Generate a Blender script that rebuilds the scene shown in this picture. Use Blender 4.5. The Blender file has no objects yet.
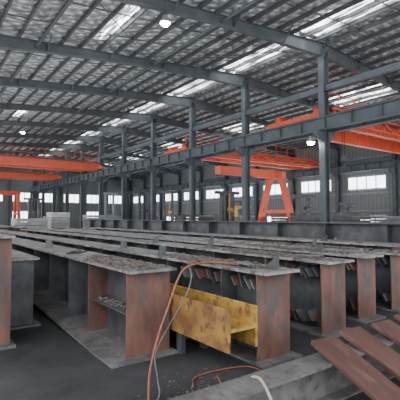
import bpy, bmesh, math, random
from mathutils import Vector, Matrix
random.seed(7)
S = bpy.context.scene
COL = S.collection

# ------------------------------------------------------------------ materials
def new_mat(name):
    m = bpy.data.materials.new(name); m.use_nodes = True
    nt = m.node_tree; b = nt.nodes["Principled BSDF"]
    return m, nt, b

def mottled(name, c1, c2, scale=4.0, rough=0.6, metal=0.0, c3=None, fine=30.0, bump=0.1, lo=0.35, hi=0.65, w3=(0.52, 0.68), stretch=(1, 1, 1)):
    m, nt, b = new_mat(name)
    tc = nt.nodes.new("ShaderNodeTexCoord")
    mp = nt.nodes.new("ShaderNodeMapping"); mp.inputs["Scale"].default_value = stretch
    nt.links.new(tc.outputs["Object"], mp.inputs["Vector"])
    oi = nt.nodes.new("ShaderNodeObjectInfo")
    va = nt.nodes.new("ShaderNodeVectorMath"); va.operation = 'SCALE'
    cmb = nt.nodes.new("ShaderNodeCombineXYZ")
    for k in range(3): nt.links.new(oi.outputs["Random"], cmb.inputs[k])
    nt.links.new(cmb.outputs[0], va.inputs[0]); va.inputs["Scale"].default_value = 37.0
    vb = nt.nodes.new("ShaderNodeVectorMath"); vb.operation = 'ADD'
    nt.links.new(mp.outputs["Vector"], vb.inputs[0]); nt.links.new(va.outputs[0], vb.inputs[1])
    n = nt.nodes.new("ShaderNodeTexNoise"); n.inputs["Scale"].default_value = scale
    n.inputs["Detail"].default_value = 8; n.inputs["Roughness"].default_value = 0.6
    nt.links.new(vb.outputs["Vector"], n.inputs["Vector"])
    r = nt.nodes.new("ShaderNodeValToRGB")
    r.color_ramp.elements[0].position = lo; r.color_ramp.elements[1].position = hi
    r.color_ramp.elements[0].color = (*c1, 1); r.color_ramp.elements[1].color = (*c2, 1)
    nt.links.new(n.outputs["Fac"], r.inputs["Fac"])
    out = r.outputs["Color"]
    n2 = nt.nodes.new("ShaderNodeTexNoise"); n2.inputs["Scale"].default_value = fine
    n2.inputs["Detail"].default_value = 6; n2.inputs["Roughness"].default_value = 0.65
    nt.links.new(vb.outputs["Vector"], n2.inputs["Vector"])
    if c3:
        r2 = nt.nodes.new("ShaderNodeValToRGB")
        r2.color_ramp.elements[0].position = w3[0]; r2.color_ramp.elements[1].position = w3[1]
        r2.color_ramp.elements[0].color = (0, 0, 0, 1); r2.color_ramp.elements[1].color = (1, 1, 1, 1)
        nt.links.new(n2.outputs["Fac"], r2.inputs["Fac"])
        mx = nt.nodes.new("ShaderNodeMixRGB"); mx.inputs["Color2"].default_value = (*c3, 1)
        nt.links.new(r2.outputs["Color"], mx.inputs["Fac"]); nt.links.new(out, mx.inputs["Color1"])
        out = mx.outputs["Color"]
    nt.links.new(out, b.inputs["Base Color"])
    b.inputs["Roughness"].default_value = rough; b.inputs["Metallic"].default_value = metal
    if bump:
        bp = nt.nodes.new("ShaderNodeBump"); bp.inputs["Strength"].default_value = bump
        nt.links.new(n2.outputs["Fac"], bp.inputs["Height"]); nt.links.new(bp.outputs["Normal"], b.inputs["Normal"])
    return m

def emis(name, col, s):
    m, nt, b = new_mat(name)
    b.inputs["Base Color"].default_value = (*col, 1)
    b.inputs["Emission Color"].default_value = (*col, 1); b.inputs["Emission Strength"].default_value = s
    return m

M_dark = mottled("mill_scale_steel", (0.042, 0.047, 0.054), (0.11, 0.118, 0.127), 2.5, 0.45, 0.2, (0.10, 0.07, 0.055), 6, 0.03)
M_top = mottled("dusty_steel_top", (0.15, 0.15, 0.148), (0.40, 0.395, 0.385), 2.5, 0.38, 0.2, (0.09, 0.065, 0.052), 8, 0.04, w3=(.51, .61))
M_rust = mottled("red_rust_steel", (0.085, 0.04, 0.031), (0.19, 0.092, 0.07), 2.2, 0.65, 0.0, (0.075, 0.068, 0.068), 3.0, 0.02, w3=(.5, .62), stretch=(2, 2, .8))
M_rustp = mottled("rust_plate", (0.07, 0.03, 0.025), (0.12, 0.056, 0.045), 2.5, 0.5, 0.0, (0.17, 0.105, 0.09), 8, 0.02, w3=(.56, .7), stretch=(2, .4, 1))
M_yel = mottled("yellow_rust_steel", (0.33, 0.19, 0.035), (0.47, 0.29, 0.06), 5, 0.65, 0.0, (0.19, 0.08, 0.03), 9, 0.01, w3=(.5, .62))
M_yelr = mottled("rust_brown_over_ochre_steel", (0.19, 0.085, 0.03), (0.42, 0.245, 0.055), 4, 0.7, 0.0, (0.13, 0.055, 0.03), 8, 0.02, w3=(.48, .62), lo=.4, hi=.6)
M_grey = mottled("grey_weathered_steel", (0.09, 0.09, 0.09), (0.19, 0.186, 0.18), 4, 0.6, 0.1, (0.085, 0.06, 0.05), 10, 0.05)
M_col = mottled("blue_grey_column_paint", (0.065, 0.082, 0.095), (0.105, 0.122, 0.135), 1.5, 0.55, 0.0, None, 20, 0)
M_raft = mottled("grey_rafter_paint", (0.075, 0.088, 0.095), (0.115, 0.128, 0.136), 1.5, 0.55, 0.0, None, 20, 0)
M_purl = mottled("galvanised_purlin", (0.085, 0.092, 0.096), (0.13, 0.138, 0.142), 2, 0.5, 0.2, None, 20, 0)
M_red = mottled("orange_red_crane_paint", (0.70, 0.085, 0.04), (0.80, 0.125, 0.055), 1.5, 0.5, 0.0, (0.5, 0.06, 0.035), 3, 0, w3=(.55, .75))
M_redf = mottled("hazed_orange_red_crane_paint", (0.70, 0.115, 0.06), (0.78, 0.15, 0.08), 1.5, 0.5, 0.0, (0.5, 0.09, 0.05), 3, 0, w3=(.55, .75))  # paler copy of the crane red, distance haze put into the colour
M_black = mottled("black_rubber", (0.02, 0.02, 0.02), (0.05, 0.05, 0.05), 8, 0.6)
M_cab = mottled("machine_grey_paint", (0.20, 0.22, 0.235), (0.3, 0.32, 0.33), 2, 0.5)
M_pale = mottled("pale_grey_plate", (0.30, 0.32, 0.33), (0.45, 0.46, 0.46), 2, 0.6)
M_yp = mottled("machine_yellow_paint", (0.5, 0.3, 0.05), (0.6, 0.37, 0.07), 2, 0.5)
M_cab1 = mottled("red_brown_cable_sheath", (0.21, 0.06, 0.038), (0.31, 0.10, 0.06), 20, 0.5)
M_cab2 = mottled("beige_hose", (0.35, 0.31, 0.26), (0.5, 0.45, 0.38), 20, 0.5)
M_wood = mottled("rough_timber", (0.22, 0.15, 0.09), (0.35, 0.25, 0.16), 6, 0.8)
M_chip = mottled("slag_chips", (0.06, 0.048, 0.043), (0.17, 0.145, 0.13), 20, 0.8)
M_win = emis("bright_window_glass", (0.92, 0.97, 1.0), 6.0)
M_lamp = emis("lamp_lens", (1.0, 0.98, 0.92), 80.0)
M_frame = mottled("window_frame_paint", (0.22, 0.25, 0.26), (0.3, 0.32, 0.33), 2, 0.5)

def skylight_mat():
    m, nt, b = new_mat("ribbed_translucent_skylight")
    tc = nt.nodes.new("ShaderNodeTexCoord"); oi = nt.nodes.new("ShaderNodeObjectInfo")
    mp = nt.nodes.new("ShaderNodeMapping"); mp.inputs["Scale"].default_value = (6.5, .6, 0)
    nt.links.new(tc.outputs["Object"], mp.inputs["Vector"])
    cmb = nt.nodes.new("ShaderNodeCombineXYZ")
    sc = nt.nodes.new("ShaderNodeMath"); sc.operation = 'MULTIPLY'; sc.inputs[1].default_value = 53
    nt.links.new(oi.outputs["Random"], sc.inputs[0]); nt.links.new(sc.outputs[0], cmb.inputs[2])
    ad = nt.nodes.new("ShaderNodeVectorMath"); nt.links.new(mp.outputs[0], ad.inputs[0]); nt.links.new(cmb.outputs[0], ad.inputs[1])
    n = nt.nodes.new("ShaderNodeTexNoise"); n.inputs["Scale"].default_value = 1.4; n.inputs["Detail"].default_value = 3
    nt.links.new(ad.outputs[0], n.inputs["Vector"])
    r = nt.nodes.new("ShaderNodeValToRGB")
    r.color_ramp.elements[0].position = .49; r.color_ramp.elements[1].position = .58
    r.color_ramp.elements[0].color = (.04, .04, .04, 1); r.color_ramp.elements[1].color = (1, 1, 1, 1)
    nt.links.new(n.outputs["Fac"], r.inputs["Fac"])
    k = nt.nodes.new("ShaderNodeMath"); k.operation = 'MULTIPLY'; k.inputs[1].default_value = 10.0
    nt.links.new(r.outputs["Color"], k.inputs[0]); nt.links.new(k.outputs[0], b.inputs["Emission Strength"])
    b.inputs["Emission Color"].default_value = (.95, .98, 1, 1); b.inputs["Base Color"].default_value = (.7, .72, .72, 1)
    return m
M_sky = skylight_mat()

def floor_mat():
    m, nt, b = new_mat("dark_dusty_concrete")
    tc = nt.nodes.new("ShaderNodeTexCoord")
    n = nt.nodes.new("ShaderNodeTexNoise"); n.inputs["Scale"].default_value = 1.3; n.inputs["Detail"].default_value = 10
    n.inputs["Roughness"].default_value = 0.7
    nt.links.new(tc.outputs["Object"], n.inputs["Vector"])
    r = nt.nodes.new("ShaderNodeValToRGB")
    r.color_ramp.elements[0].position = 0.35; r.color_ramp.elements[1].position = 0.7
    r.color_ramp.elements[0].color = (0.014, 0.015, 0.017, 1); r.color_ramp.elements[1].color = (0.05, 0.05, 0.053, 1)
    nt.links.new(n.outputs["Fac"], r.inputs["Fac"]); nt.links.new(r.outputs["Color"], b.inputs["Base Color"])
    b.inputs["Roughness"].default_value = 0.8
    n2 = nt.nodes.new("ShaderNodeTexNoise"); n2.inputs["Scale"].default_value = 40; n2.inputs["Detail"].default_value = 4
    nt.links.new(tc.outputs["Object"], n2.inputs["Vector"])
    bp = nt.nodes.new("ShaderNodeBump"); bp.inputs["Strength"].default_value = 0.4; bp.inputs["Distance"].default_value = 0.02
    nt.links.new(n2.outputs["Fac"], bp.inputs["Height"]); nt.links.new(bp.outputs["Normal"], b.inputs["Normal"])
    return m
M_floor = floor_mat()

def roof_mat():
    m, nt, b = new_mat("foil_insulation_under_roof")
    tc = nt.nodes.new("ShaderNodeTexCoord")
    mp = nt.nodes.new("ShaderNodeMapping"); mp.inputs["Rotation"].default_value = (0, 0, math.radians(38))
    mp.inputs["Scale"].default_value = (1, 1.4, 1)
    nt.links.new(tc.outputs["Object"], mp.inputs["Vector"])
    vals = []
    for d in ('X', 'Y'):
        w = nt.nodes.new("ShaderNodeTexWave"); w.bands_direction = d; w.inputs["Scale"].default_value = 0.55
        w.inputs["Distortion"].default_value = 4.2; w.inputs["Detail"].default_value = 3; w.inputs["Detail Scale"].default_value = 1.4
        nt.links.new(mp.outputs["Vector"], w.inputs["Vector"]); vals.append(w)
    mul = nt.nodes.new("ShaderNodeMath"); mul.operation = 'MULTIPLY'
    nt.links.new(vals[0].outputs["Fac"], mul.inputs[0]); nt.links.new(vals[1].outputs["Fac"], mul.inputs[1])
    n2 = nt.nodes.new("ShaderNodeTexNoise"); n2.inputs["Scale"].default_value = 2.8; n2.inputs["Detail"].default_value = 7
    nt.links.new(tc.outputs["Object"], n2.inputs["Vector"])
    ad = nt.nodes.new("ShaderNodeMath"); ad.operation = 'MULTIPLY_ADD'; ad.inputs[1].default_value = 0.6
    nt.links.new(mul.outputs["Value"], ad.inputs[0]); nt.links.new(n2.outputs["Fac"], ad.inputs[2])
    r = nt.nodes.new("ShaderNodeValToRGB")
    r.color_ramp.elements[0].position = 0.42; r.color_ramp.elements[1].position = 0.85
    r.color_ramp.elements[0].color = (0.36, 0.365, 0.37, 1); r.color_ramp.elements[1].color = (0.97, 0.98, 0.98, 1)  # foil glints painted into the base colour as crossed waves
    nt.links.new(ad.outputs["Value"], r.inputs["Fac"])
    nt.links.new(r.outputs["Color"], b.inputs["Base Color"])
    b.inputs["Metallic"].default_value = 0.4; b.inputs["Roughness"].default_value = 0.3
    bp = nt.nodes.new("ShaderNodeBump"); bp.inputs["Strength"].default_value = 1.0; bp.inputs["Distance"].default_value = 0.18
    nt.links.new(ad.outputs["Value"], bp.inputs["Height"]); nt.links.new(bp.outputs["Normal"], b.inputs["Normal"])
    return m
M_roof = roof_mat()

def wall_mat():
    m, nt, b = new_mat("corrugated_wall_sheet")
    tc = nt.nodes.new("ShaderNodeTexCoord")
    w = nt.nodes.new("ShaderNodeTexWave"); w.inputs["Scale"].default_value = 1.5; w.inputs["Distortion"].default_value = 0
    w.bands_direction = 'DIAGONAL'
    mp = nt.nodes.new("ShaderNodeMapping"); mp.inputs["Scale"].default_value = (1, 1, 0)
    nt.links.new(tc.outputs["Object"], mp.inputs["Vector"]); nt.links.new(mp.outputs["Vector"], w.inputs["Vector"])
    r = nt.nodes.new("ShaderNodeValToRGB")
    r.color_ramp.elements[0].color = (0.16, 0.175, 0.18, 1); r.color_ramp.elements[1].color = (0.22, 0.235, 0.24, 1)
    nt.links.new(w.outputs["Fac"], r.inputs["Fac"]); nt.links.new(r.outputs["Color"], b.inputs["Base Color"])
    b.inputs["Roughness"].default_value = 0.6
    return m
M_wall = wall_mat()

# ------------------------------------------------------------------ mesh helpers
def finish(name, bm, mat, loc=(0, 0, 0), parent=None, smooth=False, bevel=0.0):
    me = bpy.data.meshes.new(name)
    bmesh.ops.recalc_face_normals(bm, faces=bm.faces)
    bm.to_mesh(me); bm.free()
    mats = mat if isinstance(mat, (list, tuple)) else [mat]
    for m in mats: me.materials.append(m)
    o = bpy.data.objects.new(name, me); COL.objects.link(o)
    o.location = loc
    if parent: o.parent = parent
    if smooth:
        for p in me.polygons: p.use_smooth = True
    if bevel:
        md = o.modifiers.new("bevel", "BEVEL"); md.width = bevel; md.segments = 1; md.limit_method = 'ANGLE'
    return o

def addbox(bm, x0, x1, y0, y1, z0, z1, M=None, mi=0):
    vs = [bm.verts.new((x, y, z)) for x in (x0, x1) for y in (y0, y1) for z in (z0, z1)]
    if M is not None:
        for v in vs: v.co = M @ v.co
    for f in ((0, 1, 3, 2), (4, 6, 7, 5), (0, 4, 5, 1), (2, 3, 7, 6), (0, 2, 6, 4), (1, 5, 7, 3)):
        fc = bm.faces.new([vs[i] for i in f]); fc.material_index = mi

def boxes(name, lst, mat, loc=(0, 0, 0), parent=None, bevel=0.0):
    bm = bmesh.new()
    for b in lst: addbox(bm, *b)
    return finish(name, bm, mat, loc, parent, bevel=bevel)

def addprism(bm, pts, axis, a, b):
    def mk(p, t):
        if axis == 'y': return (p[0], t, p[1])
        if axis == 'x': return (t, p[0], p[1])
        return (p[0], p[1], t)
    A = [bm.verts.new(mk(p, a)) for p in pts]; B = [bm.verts.new(mk(p, b)) for p in pts]
    bm.faces.new(A); bm.faces.new(B[::-1])
    n = len(pts)
    for i in range(n):
        bm.faces.new([A[i], A[(i + 1) % n], B[(i + 1) % n], B[i]])

def frame_matrix(p0, p1, up=(0, 0, 1)):
    p0 = Vector(p0); p1 = Vector(p1); d = (p1 - p0).normalized()
    u = Vector(up)
    if abs(d.dot(u)) > 0.98: u = Vector((0, 1, 0))
    x = d.cross(u).normalized(); z = x.cross(d).normalized()
    M = Matrix((x, d, z)).transposed().to_4x4(); M.translation = p0
    return M, (p1 - p0).length

def bar(bm, p0, p1, w, h, mi=0, up=(0, 0, 1)):
    M, L = frame_matrix(p0, p1, up)
    addbox(bm, -w / 2, w / 2, 0, L, -h / 2, h / 2, M, mi)

def rod(bm, p0, p1, r, n=8):
    M, L = frame_matrix(p0, p1)
    A = [bm.verts.new(M @ Vector((r * math.cos(2 * math.pi * i / n), 0, r * math.sin(2 * math.pi * i / n)))) for i in range(n)]
    B = [bm.verts.new(M @ Vector((r * math.cos(2 * math.pi * i / n), L, r * math.sin(2 * math.pi * i / n)))) for i in range(n)]
    bm.faces.new(A); bm.faces.new(B[::-1])
    for i in range(n): bm.faces.new([A[i], A[(i + 1) % n], B[(i + 1) % n], B[i]])

def ibar(bm, x0, x1, z0, z1, y0, y1, tf, tw):
    addbox(bm, x0, x1, y0, y1, z0, z0 + tf); addbox(bm, x0, x1, y0, y1, z1 - tf, z1)
    c = (x0 + x1) / 2
    addbox(bm, c - tw / 2, c + tw / 2, y0, y1, z0 + tf, z1 - tf)

def empty(name, loc, label, cat, group=None):
    e = bpy.data.objects.new(name, None); COL.objects.link(e); e.location = loc; e.empty_display_size = 0.2
    tag(e, label, cat, group); return e

def tag(o, label, cat, group=None):
    o["label"] = label; o["category"] = cat
    if group: o["group"] = group
    return o

def struct(o, label=None):
    o["kind"] = "structure"
    if label: o["label"] = label
    return o

def copy_thing(root, loc):
    r = root.copy(); COL.objects.link(r); r.location = loc
    for c in root.children:
        k = c.copy(); COL.objects.link(k); k.parent = r
        for g in c.children:
            q = g.copy(); COL.objects.link(q); q.parent = k
    return r

# ------------------------------------------------------------------ layout constants (metres)
RX = 17.4
WX = 36.0
EX = -1.2
Y0 = 12.94 - 6.0
SP = 6.0
NF = 12
YEND = 73.5
def zr(x): return 10.95 - 0.085 * abs(x - RX)

o = boxes("floor", [(-14, 38, -8, 75, -0.2, 0.0)], M_floor); struct(o, "dark dusty concrete workshop floor")
bm = bmesh.new()
addprism(bm, [(EX - 1, zr(EX - 1)), (RX, zr(RX)), (WX + .3, zr(WX + .3)), (WX + .3, zr(WX + .3) + .12), (RX, zr(RX) + .12), (EX - 1, zr(EX - 1) + .12)], 'y', -5, YEND + .2)
o = finish("ceiling", bm, M_roof); struct(o, "silver foil lined pitched metal roof")
o = boxes("wall_right", [(WX + .05, WX + .25, -5, YEND, 0, zr(WX) + .0)], M_wall); struct(o, "grey corrugated side wall")
bm = bmesh.new()
addprism(bm, [(EX, 0), (WX, 0), (WX, zr(WX)), (RX, zr(RX)), (EX, zr(EX))], 'y', YEND, YEND + .2)
o = finish("wall_back", bm, M_wall); struct(o, "grey corrugated end wall")

wn = [0]
def window(x0, x1, y0, y1, z0, z1, axis, mat=None, mull=3):
    wn[0] += 1
    bm = bmesh.new()
    cx, cy, cz = (x0 + x1) / 2, (y0 + y1) / 2, z0
    if axis == 'x':
        addbox(bm, -.015, .015, y0 - cy, y1 - cy, 0, z1 - z0, None, 0)
        for (a, b, c, d) in ((y0, y1, 0, .08), (y0, y1, z1 - z0 - .08, z1 - z0)):
            addbox(bm, -.05, .0, a - cy, b - cy, c, d, None, 1)
        for i in range(mull + 1):
            yy = y0 + (y1 - y0) * i / mull - cy
            addbox(bm, -.05, 0, yy - .05, yy + .05, 0, z1 - z0, None, 1)
    else:
        addbox(bm, x0 - cx, x1 - cx, -.015, .015, 0, z1 - z0, None, 0)
        for (c, d) in ((0, .08), (z1 - z0 - .08, z1 - z0)):
            addbox(bm, x0 - cx, x1 - cx, -.05, 0, c, d, None, 1)
        for i in range(mull + 1):
            xx = x0 + (x1 - x0) * i / mull - cx
            addbox(bm, xx - .05, xx + .05, -.05, 0, 0, z1 - z0, None, 1)
    o = finish("window_%d" % wn[0], bm, [mat or M_win, M_frame], (cx, cy, cz))
    struct(o, "bright daylight window in corrugated wall")

for i in range(NF - 1):
    ya = Y0 + i * SP
    window(WX + .02, WX + .02, ya + 1.0, ya + SP - 1.0, 4.3, 5.6, 'x', mull=4)
    if i % 2 == 1 or i in (2, 4, 8):
        window(WX + .02, WX + .02, ya + 1.0, ya + SP - 1.6, 0.4, 1.7, 'x')
for i in range(8):
    xa = 1.2 + i * 4.3
    window(xa, xa + 2.8, YEND - .03, YEND - .03, 4.2, 5.8, 'y')
    if i in (1, 3, 6): window(xa, xa + 2.6, YEND - .03, YEND - .03, .2, 2.6, 'y')

def skylight(xa, xb, ya, yb):
    wn[0] += 1
    bm = bmesh.new()
    za, zb = zr(xa) - .02, zr(xb) - .02
    addprism(bm, [(0, 0), (xb - xa, zb - za), (xb - xa, zb - za + .015), (0, .015)], 'y', 0, yb - ya)
    o = finish("window_%d" % wn[0], bm, M_sky, (xa, ya, za)); struct(o, "ribbed translucent skylight sheet in roof")
for i in range(-1, NF - 1):
    ya = Y0 + i * SP
    skylight(RX - 2.4, RX - .3, ya + .2, ya + SP - .2)
    if i % 2 == 1: skylight(RX + 7.4, RX + 9.4, ya + .6, ya + SP - .6)
    if i % 3 == 1: skylight(RX - 10.6, RX - 10.0, ya + 1.4, ya + SP - 1.0)

# ------------------------------------------------------------------ columns
def make_column(loc, h, label, group, wide=.42, both=True):
    e = empty("steel_column", loc, label, "column", group)
    bm = bmesh.new()
    w = wide
    addbox(bm, -w / 2, -w / 2 + .03, -.17, .17, .03, h); addbox(bm, w / 2 - .03, w / 2, -.17, .17, .03, h)
    addbox(bm, -w / 2 + .03, w / 2 - .03, -.012, .012, .03, h)
    finish("shaft", bm, M_col, parent=e)
    boxes("base_plate", [(-.35, .35, -.3, .3, 0, .03)], M_col, parent=e)
    for s in ((-1, 1) if both else (-1,)):
        bm = bmesh.new()
        addprism(bm, [(s * w / 2, 5.45), (s * w / 2, 6.02), (s * (w / 2 + .55), 6.02), (s * (w / 2 + .55), 5.8)], 'y', -.12, .12)
        finish("bracket", bm, M_col, parent=e)
    return e
c0 = make_column((RX, Y0, 0), zr(RX) - .55, "blue-grey painted steel column on the centre line carrying roof ridge", "centre row of steel columns")
for i in range(1, NF): copy_thing(c0, (RX, Y0 + i * SP, 0))
w0 = make_column((WX - .3, Y0, 0), zr(WX) - .6, "blue-grey painted steel column standing against corrugated side wall", "side wall steel columns", both=False)
for i in range(1, NF): copy_thing(w0, (WX - .3, Y0 + i * SP, 0))
bm = bmesh.new(); ibar(bm, -.15, .15, -.15, .15, 0, 8.6, .02, .02)
bmesh.ops.rotate(bm, verts=bm.verts, cent=(0, 0, 0), matrix=Matrix.Rotation(math.radians(90), 3, 'X'))
p0 = finish("wall_post", bm, M_col, (.7, YEND - .25, 0)); tag(p0, "slim grey steel post against the end wall", "post", "end wall posts")
for i in range(1, 8):
    if abs(.7 + 4.3 * i - RX) < .5: continue
    q = p0.copy(); COL.objects.link(q); q.location = (.7 + 4.3 * i, YEND - .25, 0)
for k, z in enumerate((2.2, 3.9, 6.0, 7.4)):
    if k == 0:
        g0 = boxes("wall_girt", [(-.1, .0, 0, YEND - 1, -.1, .1)], M_cab, (WX - .0, 0, z)); tag(g0, "galvanised horizontal girt along the corrugated wall", "girt", "side wall girts")
    else:
        q = g0.copy(); COL.objects.link(q); q.location = (WX, 0, z)

# ------------------------------------------------------------------ rafters
def rafter(y):
    bm = bmesh.new()
    top = []; bot = []
    for k in range(0, 25):
        x = EX + (WX - EX) * k / 24
        d = abs(x - RX) / 18.6
        dep = .42 + .30 * (max(0, 1 - d * 2.6)) + .32 * max(0, (d - .6) / .4)
        top.append((x, zr(x) - .22)); bot.append((x, zr(x) - .22 - dep))
    for k in range(24):
        (xa, za), (xb, zb) = top[k], top[k + 1]; (_, wa), (_, wb) = bot[k], bot[k + 1]
        addprism(bm, [(xa, za), (xb, zb), (xb, wb), (xa, wa)], 'y', -.012, .012)
        addprism(bm, [(xa, za), (xb, zb), (xb, zb - .02), (xa, za - .02)], 'y', -.13, .13)
        addprism(bm, [(xa, wa), (xb, wb), (xb, wb + .02), (xa, wa + .02)], 'y', -.13, .13)
        if k % 4 == 0 and k: addprism(bm, [(xa - .02, za), (xa + .02, za), (xa + .02, wa), (xa - .02, wa)], 'y', -.12, .12)
        if k % 2 == 0 and k:
            for s in (-1, 1): bar(bm, (xa, 0, wa + .03), (xa, s * .65, za + .12), .05, .05)
    return finish("roof_rafter", bm, M_raft, (0, y, 0))
r0 = rafter(Y0); tag(r0, "tapered grey steel portal rafter spanning over the columns", "rafter", "portal frame rafters")
for i in range(1, NF):
    q = r0.copy(); COL.objects.link(q); q.location = (0, Y0 + i * SP, 0)
q = r0.copy(); COL.objects.link(q); q.location = (0, Y0 - SP, 0)

def purlin():
    bm = bmesh.new()
    addbox(bm, -.01, .0, 0, YEND + 3.8, -.2, 0); addbox(bm, 0, .07, 0, YEND + 3.8, -.01, 0); addbox(bm, 0, .07, 0, YEND + 3.8, -.2, -.19)
    return finish("roof_purlin", bm, M_purl)
pu = None
xs = []
x = EX + .3
while x < WX - .2:
    if abs(x - RX) > .15: xs.append(x)
    x += .93
for x in xs:
    if pu is None:
        pu = purlin(); tag(pu, "galvanised C-section purlin running under the roof sheets", "purlin", "roof purlins"); q = pu
    else:
        q = pu.copy(); COL.objects.link(q)
    q.location = (x, -4, zr(x) - .015)

sr = None
for i in range(-1, NF - 1):
    for f in (.33, .67):
        if sr is None:
            bm = bmesh.new()
            bar(bm, (EX + .4, 0, zr(EX + .4) - .13), (RX, 0, zr(RX) - .13), .035, .035); bar(bm, (RX, 0, zr(RX) - .13), (WX - .3, 0, zr(WX - .3) - .13), .035, .035)
            sr = finish("sag_rod", bm, M_purl); tag(sr, "thin galvanised tie rod crossing the roof purlins", "tie rod", "purlin tie rods"); q = sr
        else: q = sr.copy(); COL.objects.link(q)
        q.location = (0, Y0 + (i + f) * SP, 0)

def strut(x):
    bm = bmesh.new(); rod(bm, (0, 0, 0), (0, YEND - Y0, 0), .06, 8)
    o = finish("ridge_strut", bm, M_raft, (x, Y0, zr(x) - .5)); tag(o, "round grey tie tube running between roof rafters", "strut", "roof tie tubes"); return o
s0 = strut(4.5)
for x in (10.5, 24, 30):
    q = s0.copy(); COL.objects.link(q); q.location = (x, Y0, zr(x) - .5)
for i in (1, 3, 5, 9):
    for xa, xb in ((4.7, 10.3), (10.7, RX - .2), (RX + .2, 23.8), (24.2, 29.8)):
        bm = bmesh.new()
        ya = Y0 + i * SP + .2
        rod(bm, (0, 0, 0), (xb - xa, SP - .4, zr(xb) - zr(xa)), .025, 6); rod(bm, (xb - xa, 0, zr(xb) - zr(xa)), (0, SP - .4, 0), .025, 6)
        o = finish("cross_brace", bm, M_raft, (xa, ya, zr(xa) - .4)); tag(o, "crossed steel bracing rods under the roof", "brace", "roof cross braces")

def runway(x, z=6.02):
    e = empty("crane_runway_beam", (x, Y0 - .5, z), "long dark steel crane runway girder carried on column brackets", "crane runway", "crane runway girders")
    bm = bmesh.new(); ibar(bm, -.16, .16, 0, .62, 0, YEND - Y0, .025, .02)
    for k in range(0, int((YEND - Y0) / 1.5)):
        addbox(bm, -.15, .15, k * 1.5, k * 1.5 + .015, .02, .6)
    finish("beam", bm, M_col, parent=e)
    boxes("rail", [(-.04, .04, 0, YEND - Y0, .62, .72)], M_dark, parent=e)
    return e
r1 = runway(RX - .5)
copy_thing(r1, (RX + .5, Y0 - .5, 6.02)); copy_thing(r1, (WX - .85, Y0 - .5, 6.02))
o = boxes("column_tie_beam", [(-.1, .1, 0, YEND - Y0 - .3, -.15, .15)], M_col, (RX, Y0 + .2, 8.3)); tag(o, "grey steel tie running between column tops", "tie beam")

# ------------------------------------------------------------------ bridge cranes
def wheel(p, r, parent, half=.08):
    bm = bmesh.new(); rod(bm, (-half, 0, 0), (half, 0, 0), r, 14)
    return finish("wheel", bm, M_dark, p, parent)

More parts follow.
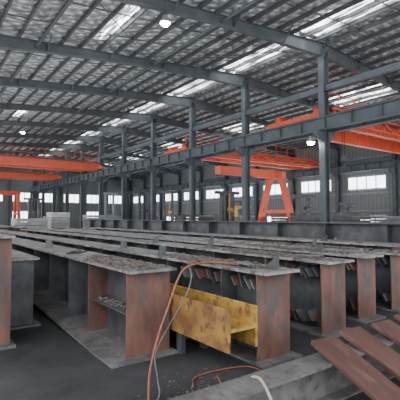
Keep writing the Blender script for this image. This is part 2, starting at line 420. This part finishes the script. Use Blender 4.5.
def bridge_crane(y, xa, xb, z, label, hx, gap=2.0, gh=.8, mat=None, fest=False):
    mat = mat or M_red
    e = empty("bridge_crane", (xa, y, z), label, "crane")
    L = xb - xa
    for s in (-1, 1):
        bm = bmesh.new()
        yc = s * gap / 2
        addprism(bm, [(0, .25), (1.4, 0), (L - 1.4, 0), (L, .25), (L, gh + .1), (0, gh + .1)], 'y', yc - .2, yc + .2)
        addbox(bm, 0, L, yc - .27, yc + .27, gh + .08, gh + .12)
        addbox(bm, 0, L, yc - .05, yc + .05, gh + .12, gh + .2)
        for k in range(1, int(L // 1.6)): addbox(bm, k * 1.6, k * 1.6 + .05, yc - .24, yc - .2, .05, gh + .08)
        finish("girder", bm, mat, parent=e)
    for xx in (-.2, L - .2):
        boxes("end_carriage", [(xx, xx + .4, -gap / 2 - .7, gap / 2 + .7, .15, .5)], mat, parent=e)
    for yy in (-gap / 2 - .5, gap / 2 + .5):
        for xx in (0, L): wheel((xx, yy, .17), .17, e)
    bm = bmesh.new()
    yy = -gap / 2 - .3
    for k in range(int(L // 1.5) + 1):
        bar(bm, (k * 1.5 + .1, yy, gh + .1), (k * 1.5 + .1, yy, gh + 1.05), .04, .04)
    for zz in (gh + .55, gh + 1.05): bar(bm, (.1, yy, zz), (L - .1, yy, zz), .04, .04)
    finish("guard_rail", bm, mat, parent=e)
    boxes("walkway", [(.1, L - .1, -gap / 2 - .75, -gap / 2 - .28, gh + .02, gh + .07)], M_dark, parent=e)
    if fest:
        bm = bmesh.new()
        n = 12
        for k in range(n):
            x0 = .6 + k * (L - 1.4) / n; w = (L - 1.4) / n
            pts = [(x0 + w * t / 6, -gap / 2 - .55, gh - .05 - .45 * math.sin(math.pi * t / 6)) for t in range(7)]
            for a, b in zip(pts[:-1], pts[1:]): rod(bm, a, b, .025, 5)
        finish("festoon_cable", bm, M_black, parent=e)
        boxes("drive_motor", [(.3, .9, -gap / 2 - .9, -gap / 2 - .4, .1, .5)], M_cab, parent=e)
        # horizontal lattice brace hung beside the front girder
        bm = bmesh.new()
        n = int(L // 1.3)
        yb = -gap / 2 - .78
        for k in range(n):
            xA, xB = .3 + k * (L - .6) / n, .3 + (k + 1) * (L - .6) / n
            bar(bm, (xA, yb, .1 if k % 2 else gh), (xB, yb, gh if k % 2 else .1), .05, .05)
        bar(bm, (.3, yb, .08), (L - .3, yb, .08), .07, .07); bar(bm, (.3, yb, gh), (L - .3, yb, gh), .07, .07)
        finish("lattice_frame", bm, mat, parent=e)
    t = boxes("trolley", [(hx - .9, hx + .9, -gap / 2 - .1, gap / 2 + .1, gh + .2, gh + .4), (hx - .6, hx - .1, -.6, .5, gh + .4, gh + .95), (hx + .1, hx + .45, -.4, .1, gh + .4, gh + .8), (hx - .85, hx - .7, -gap / 2, gap / 2, gh + .4, gh + .7)], mat, parent=e)
    bm = bmesh.new()
    for dx in (-.12, .12): rod(bm, (hx + dx, 0, -1.2), (hx + dx, 0, gh + .2), .015, 6)
    finish("hoist_rope", bm, M_black, parent=t)
    bm = bmesh.new()
    addbox(bm, hx - .15, hx + .15, -.1, .1, -1.5, -1.2)
    pts = [(hx, -1.5), (hx, -1.65), (hx + .1, -1.72), (hx + .12, -1.85), (hx, -1.95), (hx - .13, -1.85)]
    for a, b in zip(pts[:-1], pts[1:]): rod(bm, (a[0], 0, a[1]), (b[0], 0, b[1]), .035, 6)
    finish("hook_block", bm, M_dark, parent=t)
    return e
RZ = 6.74
bridge_crane(43.5, -1.0, RX - .5, RZ, "orange-red double girder overhead crane spanning the nearer aisle", 5.5, 2.2, .75, M_redf)
bridge_crane(58.0, -1.0, RX - .5, RZ, "orange-red double girder overhead crane farther down the aisle", 9, 2.0, .7, M_redf)
bridge_crane(15.2, RX + .5, WX - .85, RZ, "orange-red double girder overhead crane over the second aisle", 4.5, 2.8, .7, fest=True)
bridge_crane(28.0, RX + .5, WX - .85, RZ, "orange-red overhead crane farther along the second aisle", 4.5, 2.0, .65, M_redf, fest=True)

def semi_gantry(loc, L, H, spread, label, top=.8, th=.4):
    e = empty("gantry_crane", loc, label, "crane")
    boxes("girder", [(-L, .25, -.3, .3, H - .6, H)], M_redf, parent=e)
    boxes("top_beam", [(-.26, .26, -top - .3, top + .3, H - .58, H - .1)], M_redf, parent=e)
    for s in (-1, 1):
        bm = bmesh.new()
        bar(bm, (0, s * top, H - .55), (0, s * spread, .45), th, th, up=(1, 0, 0))
        finish("leg", bm, M_redf, parent=e)
    boxes("cross_bar", [(-.14, .14, -spread * .8, spread * .8, H * .36, H * .36 + .28)], M_redf, parent=e)
    boxes("end_carriage", [(-.25, .25, -spread - .5, spread + .5, .15, .55)], M_redf, parent=e)
    for s in (-1, 1): wheel((0, s * spread, .17), .17, e)
    boxes("hoist", [(-L * .45 - .4, -L * .45 + .3, -.3, .3, H - 1.1, H - .65)], M_dark, parent=e)
    return e
semi_gantry((24.0, 22.6, 0), 6.0, 5.3, 2.0, "orange-red semi-gantry crane with splayed box legs standing on the floor", top=.6)
semi_gantry((12.5, 62.0, 0), 12.0, 5.3, 1.6, "orange-red semi-gantry crane with low girder near the end wall")

# ------------------------------------------------------------------ lamps
def lamp(loc, label, mount_z, s=1.0):
    e = empty("high_bay_lamp", loc, label, "lamp", "high bay lamps")
    bm = bmesh.new()
    n = 20
    prof = [(.06, .32), (.10, .24), (.16, .10), (.21, 0)]
    rings = [[bm.verts.new((s * r * math.cos(2 * math.pi * i / n), s * r * math.sin(2 * math.pi * i / n), z)) for i in range(n)] for r, z in prof]
    for a, b in zip(rings[:-1], rings[1:]):
        for i in range(n): bm.faces.new([a[i], a[(i + 1) % n], b[(i + 1) % n], b[i]])
    bm.faces.new(rings[0])
    finish("shade", bm, M_frame, parent=e)
    bm = bmesh.new(); bmesh.ops.create_uvsphere(bm, u_segments=18, v_segments=10, radius=.165 * s)
    for v in bm.verts: v.co.z *= .7
    finish("lens", bm, M_lamp, (0, 0, -.02), parent=e, smooth=True)
    bm = bmesh.new(); rod(bm, (0, 0, .3), (0, 0, mount_z - loc[2]), .015, 6)
    finish("rod", bm, M_black, parent=e)
for (x, y, z) in ((7.75, 12.94, 9.02), (23.5, 36.94, 8.6), (7.8, 36.94, 8.95), (30.3, 30.94, 8.3)):
    lamp((x, y, z), "round high bay lamp hanging lit under the roof", zr(x) - .22)
lamp((RX - .5, 13.4, 5.5), "bright round lamp hanging lit under the crane runway girder", 6.02, 1.1)

# ------------------------------------------------------------------ foreground plate girders
def girder(x0, yA, L, W=.58, H=1.0, stiff=(), label="", endmat=None, group="rows of welded steel girders", lip=.14, taper=0.0, ribs=None, inset=0.0, topmat=None, tf=.03, ts=.4, te=6.0, foot=.03):
    e = empty("steel_girder", (x0, yA, 0), label, "steel girder", group)
    def zb(y):
        if not taper or y < ts: return 0.0
        return taper * min(1, (y - ts) / (te - ts))
    boxes("top_flange", [(0, W, -lip, L, H - tf, H)], [topmat or M_top], parent=e)
    bm = bmesh.new()
    pts = [-lip, ts, te, L] if taper else [-lip, L]
    for a, b in zip(pts[:-1], pts[1:]):
        addprism(bm, [(a, zb(a)), (b, zb(b)), (b, zb(b) + tf), (a, zb(a) + tf)], 'x', -foot, W + .03)
    finish("bottom_flange", bm, M_grey, parent=e)
    bm = bmesh.new()
    pts = [.02, ts, te, L] if taper else [.02, L]
    for a, b in zip(pts[:-1], pts[1:]):
        addprism(bm, [(a, zb(a) + tf), (b, zb(b) + tf), (b, H - tf), (a, H - tf)], 'x', W / 2 - .01, W / 2 + .01)
    finish("web", bm, M_dark, parent=e)
    ep = boxes("end_plate", [(.02 + inset, W - .02 - inset, 0, .02, tf, H - tf)], [endmat or M_rust], parent=e)
    if (endmat or M_rust) is M_rust: ep["label"] = "rust-red steel end plate"
    for k, (s, m) in enumerate(stiff):
        if s < L:
            z = zb(s) + tf
            boxes("stiffener", [(.02, W / 2 - .01, s, s + .018, z, H - tf), (W / 2 + .01, W - .02, s, s + .018, z, H - tf)], [m], parent=e)
    if ribs:
        for (ry, rz, n, sp) in ribs:
            for k in range(n):
                bm = bmesh.new()
                a = random.uniform(.08, .13); dpt = random.uniform(.18, .26)
                M = Matrix.Translation((W / 2 - .01, ry + k * sp + random.uniform(-.02, .02), rz + random.uniform(-.02, .02))) @ Matrix.Rotation(math.radians(-32 + random.uniform(-12, 12)), 4, 'X')
                addprism(bm, [(0, -a), (-dpt, -a * random.uniform(.4, 1)), (-dpt, a * .7), (0, a)], 'y', -.007, .007)
                for v in bm.verts: v.co = M @ v.co
                finish("gusset_plate", bm, (M_grey, M_dark, M_grey, M_dark, M_rust)[random.randrange(5)], parent=e)
    return e

def st(first, n, step, reds=0):
    return [(first + step * i, M_rust if i < reds else M_dark) for i in range(n)]
girder(.46, 5.45, 17, .61, 1.37, st(1.5, 8, 2), "tall dark steel girder with a rust-brown end plate", lip=.1)
girder(1.14, 6.3, 16, .44, 1.0, st(.5, 10, 1.2, 1), "dark steel girder set back between two longer girders", lip=.1, endmat=M_dark, inset=.04)
gA = girder(1.97, 4.13, 17, .60, 1.0, [(1.17, M_rust)] + st(2.0, 11, 1.05), "tapered dark steel girder with rust-red end, wide foot flange and dusty top", lip=.12, taper=.2, foot=.2)
boxes("ledge_plate", [(.02, .29, .03, 1.15, .5, .515)], M_dark, parent=gA)
girder(3.08, 3.2, 18, .56, 1.0, st(.62, 14, 1.25), "dark steel girder with rusty end beside yellow beam", ribs=[(.14, .85, 4, .11), (.76, .85, 8, .1)])
girder(4.50, 3.43, 18, .57, 1.0, st(1.05, 13, 1.3, 1), "dark steel girder with wide rusty end plate and slanted gussets", ribs=[(.14, .83, 8, .1), (.14, .19, 8, .1)])
girder(5.60, 3.59, 18, .52, 1.0, st(1.05, 13, 1.3), "dark steel girder with rusty end plate and slanted gussets", ribs=[(.14, .83, 8, .1), (.14, .22, 8, .1)])
girder(6.66, 3.64, 18, .55, .98, st(1.05, 13, 1.3), "dark steel girder with rusty end plate and slanted gussets", ribs=[(.14, .83, 8, .1), (.14, .22, 8, .1)])
girder(7.95, 4.3, 17, .56, 1.02, st(.6, 8, 2.2), "dark steel girder with dusty top flange in the row")
girder(9.1, 5.6, 20, .44, .9, st(.6, 8, 2.2), "slightly lower dark steel girder with dusty top flange")
girder(9.95, 5.2, 16, .5, .92, st(.6, 8, 2.2), "dark steel girder with dusty top flange in the row", topmat=M_grey)
girder(11.0, 5.5, 26, .6, 1.42, st(.6, 12, 2.1), "tall long dark steel girder at the outer edge of the row", endmat=M_dark, topmat=M_dark)
girder(12.3, 6.5, 24, .6, 1.2, st(.6, 8, 3), "long grey steel girder lying near the column row", endmat=M_dark)
for i, x in enumerate((.3, 1.5, 2.7, 3.9, 5.1)):
    girder(x, 24.2 + (i % 3) * .5, 14, .5, 1.0 + .04 * (i % 2), st(.6, 6, 2.4, 1), "dark steel girder in the second row with dusty top", group="second row of steel girders")

def low_beam(p0, p1, w, h, label, mat=M_grey, name="h_beam"):
    M, L = frame_matrix(p0, p1)
    bm = bmesh.new(); ibar(bm, -w / 2, w / 2, 0, h, 0, L, .02, .015)
    o = finish(name, bm, mat); o.matrix_world = M; tag(o, label, "steel beam"); return o
low_beam((1.25, 2.28, 0), (8.0, 2.28, 0), .26, .34, "long weathered grey steel beam lying across the floor, carrying rusty plates")

def flat_bar(p, d, L, w, t, label):
    p = Vector(p); d = Vector(d).normalized()
    M, _ = frame_matrix(p, p + d)
    bm = bmesh.new(); addbox(bm, -w / 2, w / 2, 0, L, -t, 0)
    o = finish("rusty_steel_plate", bm, M_rustp, bevel=.003); o.matrix_world = M
    tag(o, label, "steel plate", "rusty plates leaning on the beam"); return o
for k, (x, y, dx) in enumerate(((3.15, 2.38, -.12), (3.64, 2.43, -.09), (4.16, 2.40, -.08), (4.7, 2.43, -.12), (5.25, 2.39, -.1))):
    flat_bar((x, y, .475), (dx, -.93, -.345), 1.2, .31, .04, "thick dark rust-red steel plate leaning on a grey beam")

e = empty("yellow_h_beam", (2.60, 3.10, .235), "short ochre-yellow rust-coated H-beam wedged between two girders", "steel beam")
o = boxes("flange", [(0, .034, 0, 2.4, 0, .43)], M_yelr, parent=e, bevel=.005); o["label"] = "broad flange face stained rusty brown"
boxes("flange", [(.376, .41, 0, 2.4, 0, .43)], M_yel, parent=e, bevel=.005)
boxes("web", [(.034, .376, .002, 2.4, .20, .232)], M_yel, parent=e)
for yy in (4.6, 4.0):
    e = empty("steel_trestle", (2.80, yy, 0), "low dark steel trestle carrying the yellow beam", "stand", "steel trestles")
    boxes("top_bar", [(-.2, .2, -.05, .05, .17, .235)], M_dark, parent=e)
    boxes("leg", [(-.2, -.14, -.05, .05, 0, .17)], M_dark, parent=e); boxes("leg", [(.14, .2, -.05, .05, 0, .17)], M_dark, parent=e)

# ------------------------------------------------------------------ chips / slag
def chips(name, label, cx, cy, z, sx, sy, n, smin, smax, g=2.2):
    bm = bmesh.new()
    for _ in range(n):
        x = random.gauss(0, sx / g); y = random.gauss(0, sy / g)
        x = max(-sx, min(sx, x)); y = max(-sy, min(sy, y))
        s = random.uniform(smin, smax)
        R_ = Matrix.Translation((x, y, s * .5)) @ Matrix.Rotation(random.uniform(0, 6.28), 4, 'Z') @ Matrix.Rotation(random.uniform(-.5, .5), 4, 'X')
        addbox(bm, -s, s, -s * random.uniform(.4, 1), s * random.uniform(.4, 1), -s * .25, s * .25, R_)
    o = finish(name, bm, M_chip, (cx, cy, z + .002)); tag(o, label, "debris"); o["kind"] = "stuff"
    return o
chips("slag_debris", "loose slag and metal chips heaped on a girder's dusty top", 2.25, 4.9, 1.0, .25, .8, 560, .008, .03, 1.8)
chips("slag_debris", "slag chips heaped on a girder's side ledge", 2.11, 4.75, .515, .08, .38, 160, .01, .026)
chips("slag_debris", "loose slag and metal chips on a girder top", 3.36, 4.4, 1.0, .24, 1.0, 380, .008, .03)
chips("slag_debris", "metal chips scattered on a girder top", 4.78, 4.8, 1.0, .25, 1.3, 360, .01, .035)
chips("slag_debris", "metal chips scattered on a girder top", 5.86, 5.0, 1.0, .22, 1.3, 300, .01, .035)
chips("slag_debris", "metal chips scattered on a girder top", 6.93, 5.2, .98, .22, 1.6, 260, .012, .04)
chips("slag_debris", "metal chips scattered on a girder top", .75, 7.5, 1.37, .26, 1.6, 160, .01, .025)
chips("slag_debris", "gravel and metal chips scattered over the concrete floor", 2.3, 3.0, .0, .9, .5, 200, .004, .012)

def rod_bundle(cx, cy, z, n, L, ang, label):
    e = empty("rod_bundle", (cx, cy, z), label, "steel rods", "small bundles of steel rods")
    for k in range(n):
        bm = bmesh.new()
        a = ang + random.uniform(-.35, .35)
        ox = (k - n / 2) * .035
        zz = .014 + (k % 2) * .026
        rod(bm, (ox - math.sin(a) * L / 2, -math.cos(a) * L / 2, zz), (ox + math.sin(a) * L / 2, math.cos(a) * L / 2, zz), .012, 6)
        finish("rod", bm, M_grey if k % 2 else M_dark, parent=e)
rod_bundle(3.3, 3.6, 1.0, 6, .34, .3, "loose short steel rods lying on the girder end")
rod_bundle(4.75, 3.8, 1.0, 5, .34, -.6, "loose short steel rods lying on the girder end")
rod_bundle(5.85, 4.9, 1.0, 5, .38, -.9, "loose short steel rods lying on the girder top")
rod_bundle(2.3, 6.6, 1.0, 5, .38, .9, "loose short steel rods lying on the girder top")
def cleat(x, y, z, label, rot=0, s=1.0):
    bm = bmesh.new()
    addprism(bm, [(0, 0), (.16 * s, 0), (.0, .14 * s)], 'x', -.008, .008)
    addbox(bm, -.06, .06, -.01, 0, 0, .15 * s); addbox(bm, -.06, .06, 0, .16 * s, 0, .01)
    o = finish("angle_cleat", bm, M_dark, (x, y, z)); o.rotation_euler = (0, 0, rot)
    tag(o, label, "bracket", "angle cleats on girders")
for (x, y, z, r) in ((3.45, 3.25, 1, .3), (3.2, 5.4, 1, .1), (4.9, 6.4, 1, 0), (5.8, 4.4, 1, .5), (6.9, 5.4, .98, 0), (2.2, 8.0, 1, 0), (8.1, 6.0, 1.02, .4), (3.3, 7.0, 1, 0), (4.7, 8.2, 1, .2), (5.8, 7.5, 1, .1), (9.3, 6.6, .9, 0)):
    cleat(x, y, z, "small dark welded angle cleat standing on the girder top", r)
for (x, y, z, r) in ((3.35, 4.2, 1.0, .6), (4.8, 4.3, 1.0, -.4), (5.9, 6.2, 1.0, .9), (2.35, 5.9, 1.0, 1.2), (7.0, 4.6, .98, .2), (8.2, 5.2, 1.02, .8)):
    bm = bmesh.new(); addprism(bm, [(-.14, -.06), (.12, -.08), (.15, .05), (-.03, .09), (-.12, .04)], 'z', .0, .014)
    o = finish("plate_offcut", bm, M_rust if y > 5 else M_grey, (x, y, z)); o.rotation_euler = (0, 0, r); tag(o, "small flat steel plate offcut lying on a girder top", "offcut", "plate offcuts")

# ------------------------------------------------------------------ cables
def cable(name, pts, r, mat, label):
    P = [Vector(p) for p in pts]
    P = [P[0] * 2 - P[1]] + P + [P[-1] * 2 - P[-2]]
    line = []
    for i in range(1, len(P) - 2):
        for k in range(10):
            t = k / 10; a, b, c, d = P[i - 1], P[i], P[i + 1], P[i + 2]
            line.append(.5 * ((2 * b) + (c - a) * t + (2 * a - 5 * b + 4 * c - d) * t * t + (3 * b - a - 3 * c + d) * t ** 3))
    line.append(P[-2])
    for v in line: v.z = max(v.z, r * 1.02)
    bm = bmesh.new(); prev = None; n = 8
    for i, p in enumerate(line):
        d = (line[min(i + 1, len(line) - 1)] - line[max(i - 1, 0)]).normalized()
        u = d.cross(Vector((.31, .2, .93))).normalized(); w = d.cross(u)
        ring = [bm.verts.new(p + u * (r * math.cos(2 * math.pi * k / n)) + w * (r * math.sin(2 * math.pi * k / n))) for k in range(n)]
        if prev:
            for k in range(n): bm.faces.new([prev[k], prev[(k + 1) % n], ring[(k + 1) % n], ring[k]])
        else: bm.faces.new(ring)
        prev = ring
    bm.faces.new(prev)
    o = finish(name, bm, mat, smooth=True); tag(o, label, "cable"); return o
cable("welding_cable", [(3.5, 4.6, 1.014), (3.35, 3.9, 1.016), (3.12, 3.55, 1.04), (2.84, 3.5, 1.09), (2.6, 3.55, 1.10), (2.42, 3.6, 1.05), (2.30, 3.58, .92), (2.17, 3.53, .70), (1.98, 3.43, .42), (1.80, 3.25, .2), (1.66, 3.02, .05), (1.5, 2.75, .012), (1.2, 2.4, .01)], .0105, M_cab1, "dull red-brown welding cable draped over girders down to the floor")
cable("welding_cable", [(3.3, 5.0, 1.012), (2.95, 4.3, 1.05), (2.62, 3.85, 1.06), (2.5, 3.6, .96), (2.36, 3.5, .78), (2.12, 3.46, .5), (1.93, 3.38, .3), (1.88, 3.25, .12), (1.8, 3.1, .015), (1.5, 2.95, .01), (1.2, 2.6, .01), (.9, 2.5, .01)], .007, M_grey, "thin grey cable looping over girder end to the floor")
cable("welding_cable", [(2.2, 3.15, .012), (2.35, 3.3, .012), (2.65, 3.3, .012), (2.95, 3.2, .012), (2.95, 2.98, .012), (2.65, 2.9, .012), (2.45, 2.98, .012), (2.5, 3.15, .03)], .008, M_cab1, "red-brown cable coiled on the floor beside girder")
cable("air_hose", [(1.95, 2.75, .015), (2.1, 2.6, .02), (2.2, 2.46, .25), (2.22, 2.3, .355), (2.15, 2.1, .3), (2.1, 1.85, .02), (1.9, 1.4, .015)], .012, M_cab2, "beige air hose looped over the grey cross beam")

# ------------------------------------------------------------------ background clutter
def plate_stack(loc, L, W, n, t, label, mat, rot=0):
    e = empty("steel_plate_stack", loc, label, "steel stack"); e.rotation_euler = (0, 0, rot)
    for xx in (-L * .4, L * .3): boxes("bearer", [(xx, xx + .12, -W / 2, W / 2, 0, .12)], M_wood, parent=e)
    for k in range(n):
        d = random.uniform(-.06, .06)
        boxes("plate", [(-L / 2 + d, L / 2 + d, -W / 2 + d, W / 2 + d, .12 + k * t, .12 + (k + .9) * t)], mat, parent=e)
plate_stack((7.7, 33.5, 0), 2.4, 1.6, 5, .28, "grey stacked steel blocks on bearers", M_pale)
plate_stack((10.8, 36.5, 0), 1.6, 1.6, 8, .24, "tall grey stack of steel blocks on bearers", M_pale)
plate_stack((14.6, 36, 0), 3.0, 1.4, 7, .24, "grey stacked steel plates on bearers", M_cab)
plate_stack((21, 30, 0), 3.5, 1.8, 7, .24, "stack of grey steel plates on bearers in second aisle", M_grey)
plate_stack((27, 20, 0), 4, 1.8, 7, .24, "stack of dark steel plates on bearers in second aisle", M_dark)
plate_stack((30, 26, 0), 4, 2, 8, .24, "stack of rusty steel plates in second aisle", M_rust)
plate_stack((20.5, 15, 0), 2.4, 4, 8, .22, "stack of dark steel plates beside the column row", M_dark)
plate_stack((32, 17, 0), 2.4, 3, 7, .22, "stack of grey steel plates near the side wall", M_cab)

def welder(loc, label, body, H=3.4, head=None):
    e = empty("welding_gantry_machine", loc, label, "machine")
    boxes("base", [(-1.0, 1.0, -.6, .6, 0, .5)], body, parent=e, bevel=.03)
    for xx in (-.7, .4): boxes("mast", [(xx, xx + .22, -.15, .15, .5, H)], body, parent=e)
    boxes("cross_arm", [(-1.2, 1.2, -.15, .15, H, H + .25)], body, parent=e, bevel=.02)
    boxes("control_cabinet", [(1.1, 1.6, -.3, .3, .0, 1.7)], M_cab, parent=e, bevel=.02)
    bm = bmesh.new(); rod(bm, (0, -.25, H + .1), (0, -.25, 1.3), .05, 8); rod(bm, (-.2, -.3, 2.2), (.2, -.3, 2.2), .14, 16)
    finish("welding_head", bm, head or M_dark, parent=e)
welder((20.5, 24.5, 0), "tall dark welding gantry machine with yellow head", M_dark, head=M_yp)
welder((19.5, 36.5, 0), "dark welding gantry machine with twin masts", M_dark, 4.2)
welder((25.5, 28.5, 0), "yellow welding machine with twin masts beside crane leg", M_yp, 2.4)
welder((30.5, 20.5, 0), "dark machine with twin masts near the side wall", M_dark, 2.6)
welder((12.0, 50, 0), "dark twin mast machine in the nearer aisle", M_dark, 3.6)
welder((22.5, 18.5, 0), "low dark machine with twin masts beside plate stack", M_dark, 2.9)
welder((24.5, 40, 0), "tall dark machine with twin masts in second aisle", M_dark, 4.4, head=M_yp)
welder((21.5, 50, 0), "tall grey machine with twin masts in second aisle", M_cab, 4.6)
welder((30, 34, 0), "dark machine with twin masts near the side wall", M_dark, 3.2)

# ------------------------------------------------------------------ lights, world, camera
def area(name, loc, rot, sx, sy, power):
    l = bpy.data.lights.new(name, 'AREA'); l.shape = 'RECTANGLE'; l.size = sx; l.size_y = sy; l.energy = power
    l.color = (0.93, 0.97, 1.0)
    o = bpy.data.objects.new(name, l); COL.objects.link(o); o.location = loc; o.rotation_euler = rot
    return o
w = bpy.data.worlds.new("sky_world"); S.world = w; w.use_nodes = True
bg = w.node_tree.nodes["Background"]; bg.inputs["Color"].default_value = (0.94, 0.97, 1.0, 1); bg.inputs["Strength"].default_value = 3.3
area("roof_bounce_fill", (8, 30, 1.6), (math.pi, 0, 0), 12, 50, 1700)  # added upward fill for the roof underside, no real fixture here
area("roof_bounce_fill", (27, 36, 1.6), (math.pi, 0, 0), 12, 50, 2000)  # same added fill under the second aisle's roof

cam = bpy.data.cameras.new("camera"); co = bpy.data.objects.new("camera", cam); COL.objects.link(co)
cam.sensor_width = 36; cam.lens = 36; cam.clip_end = 300; cam.clip_start = .05
co.location = (0, 0, 1.6); co.rotation_euler = (math.radians(92.43), 0, math.radians(-36.0))
S.camera = co
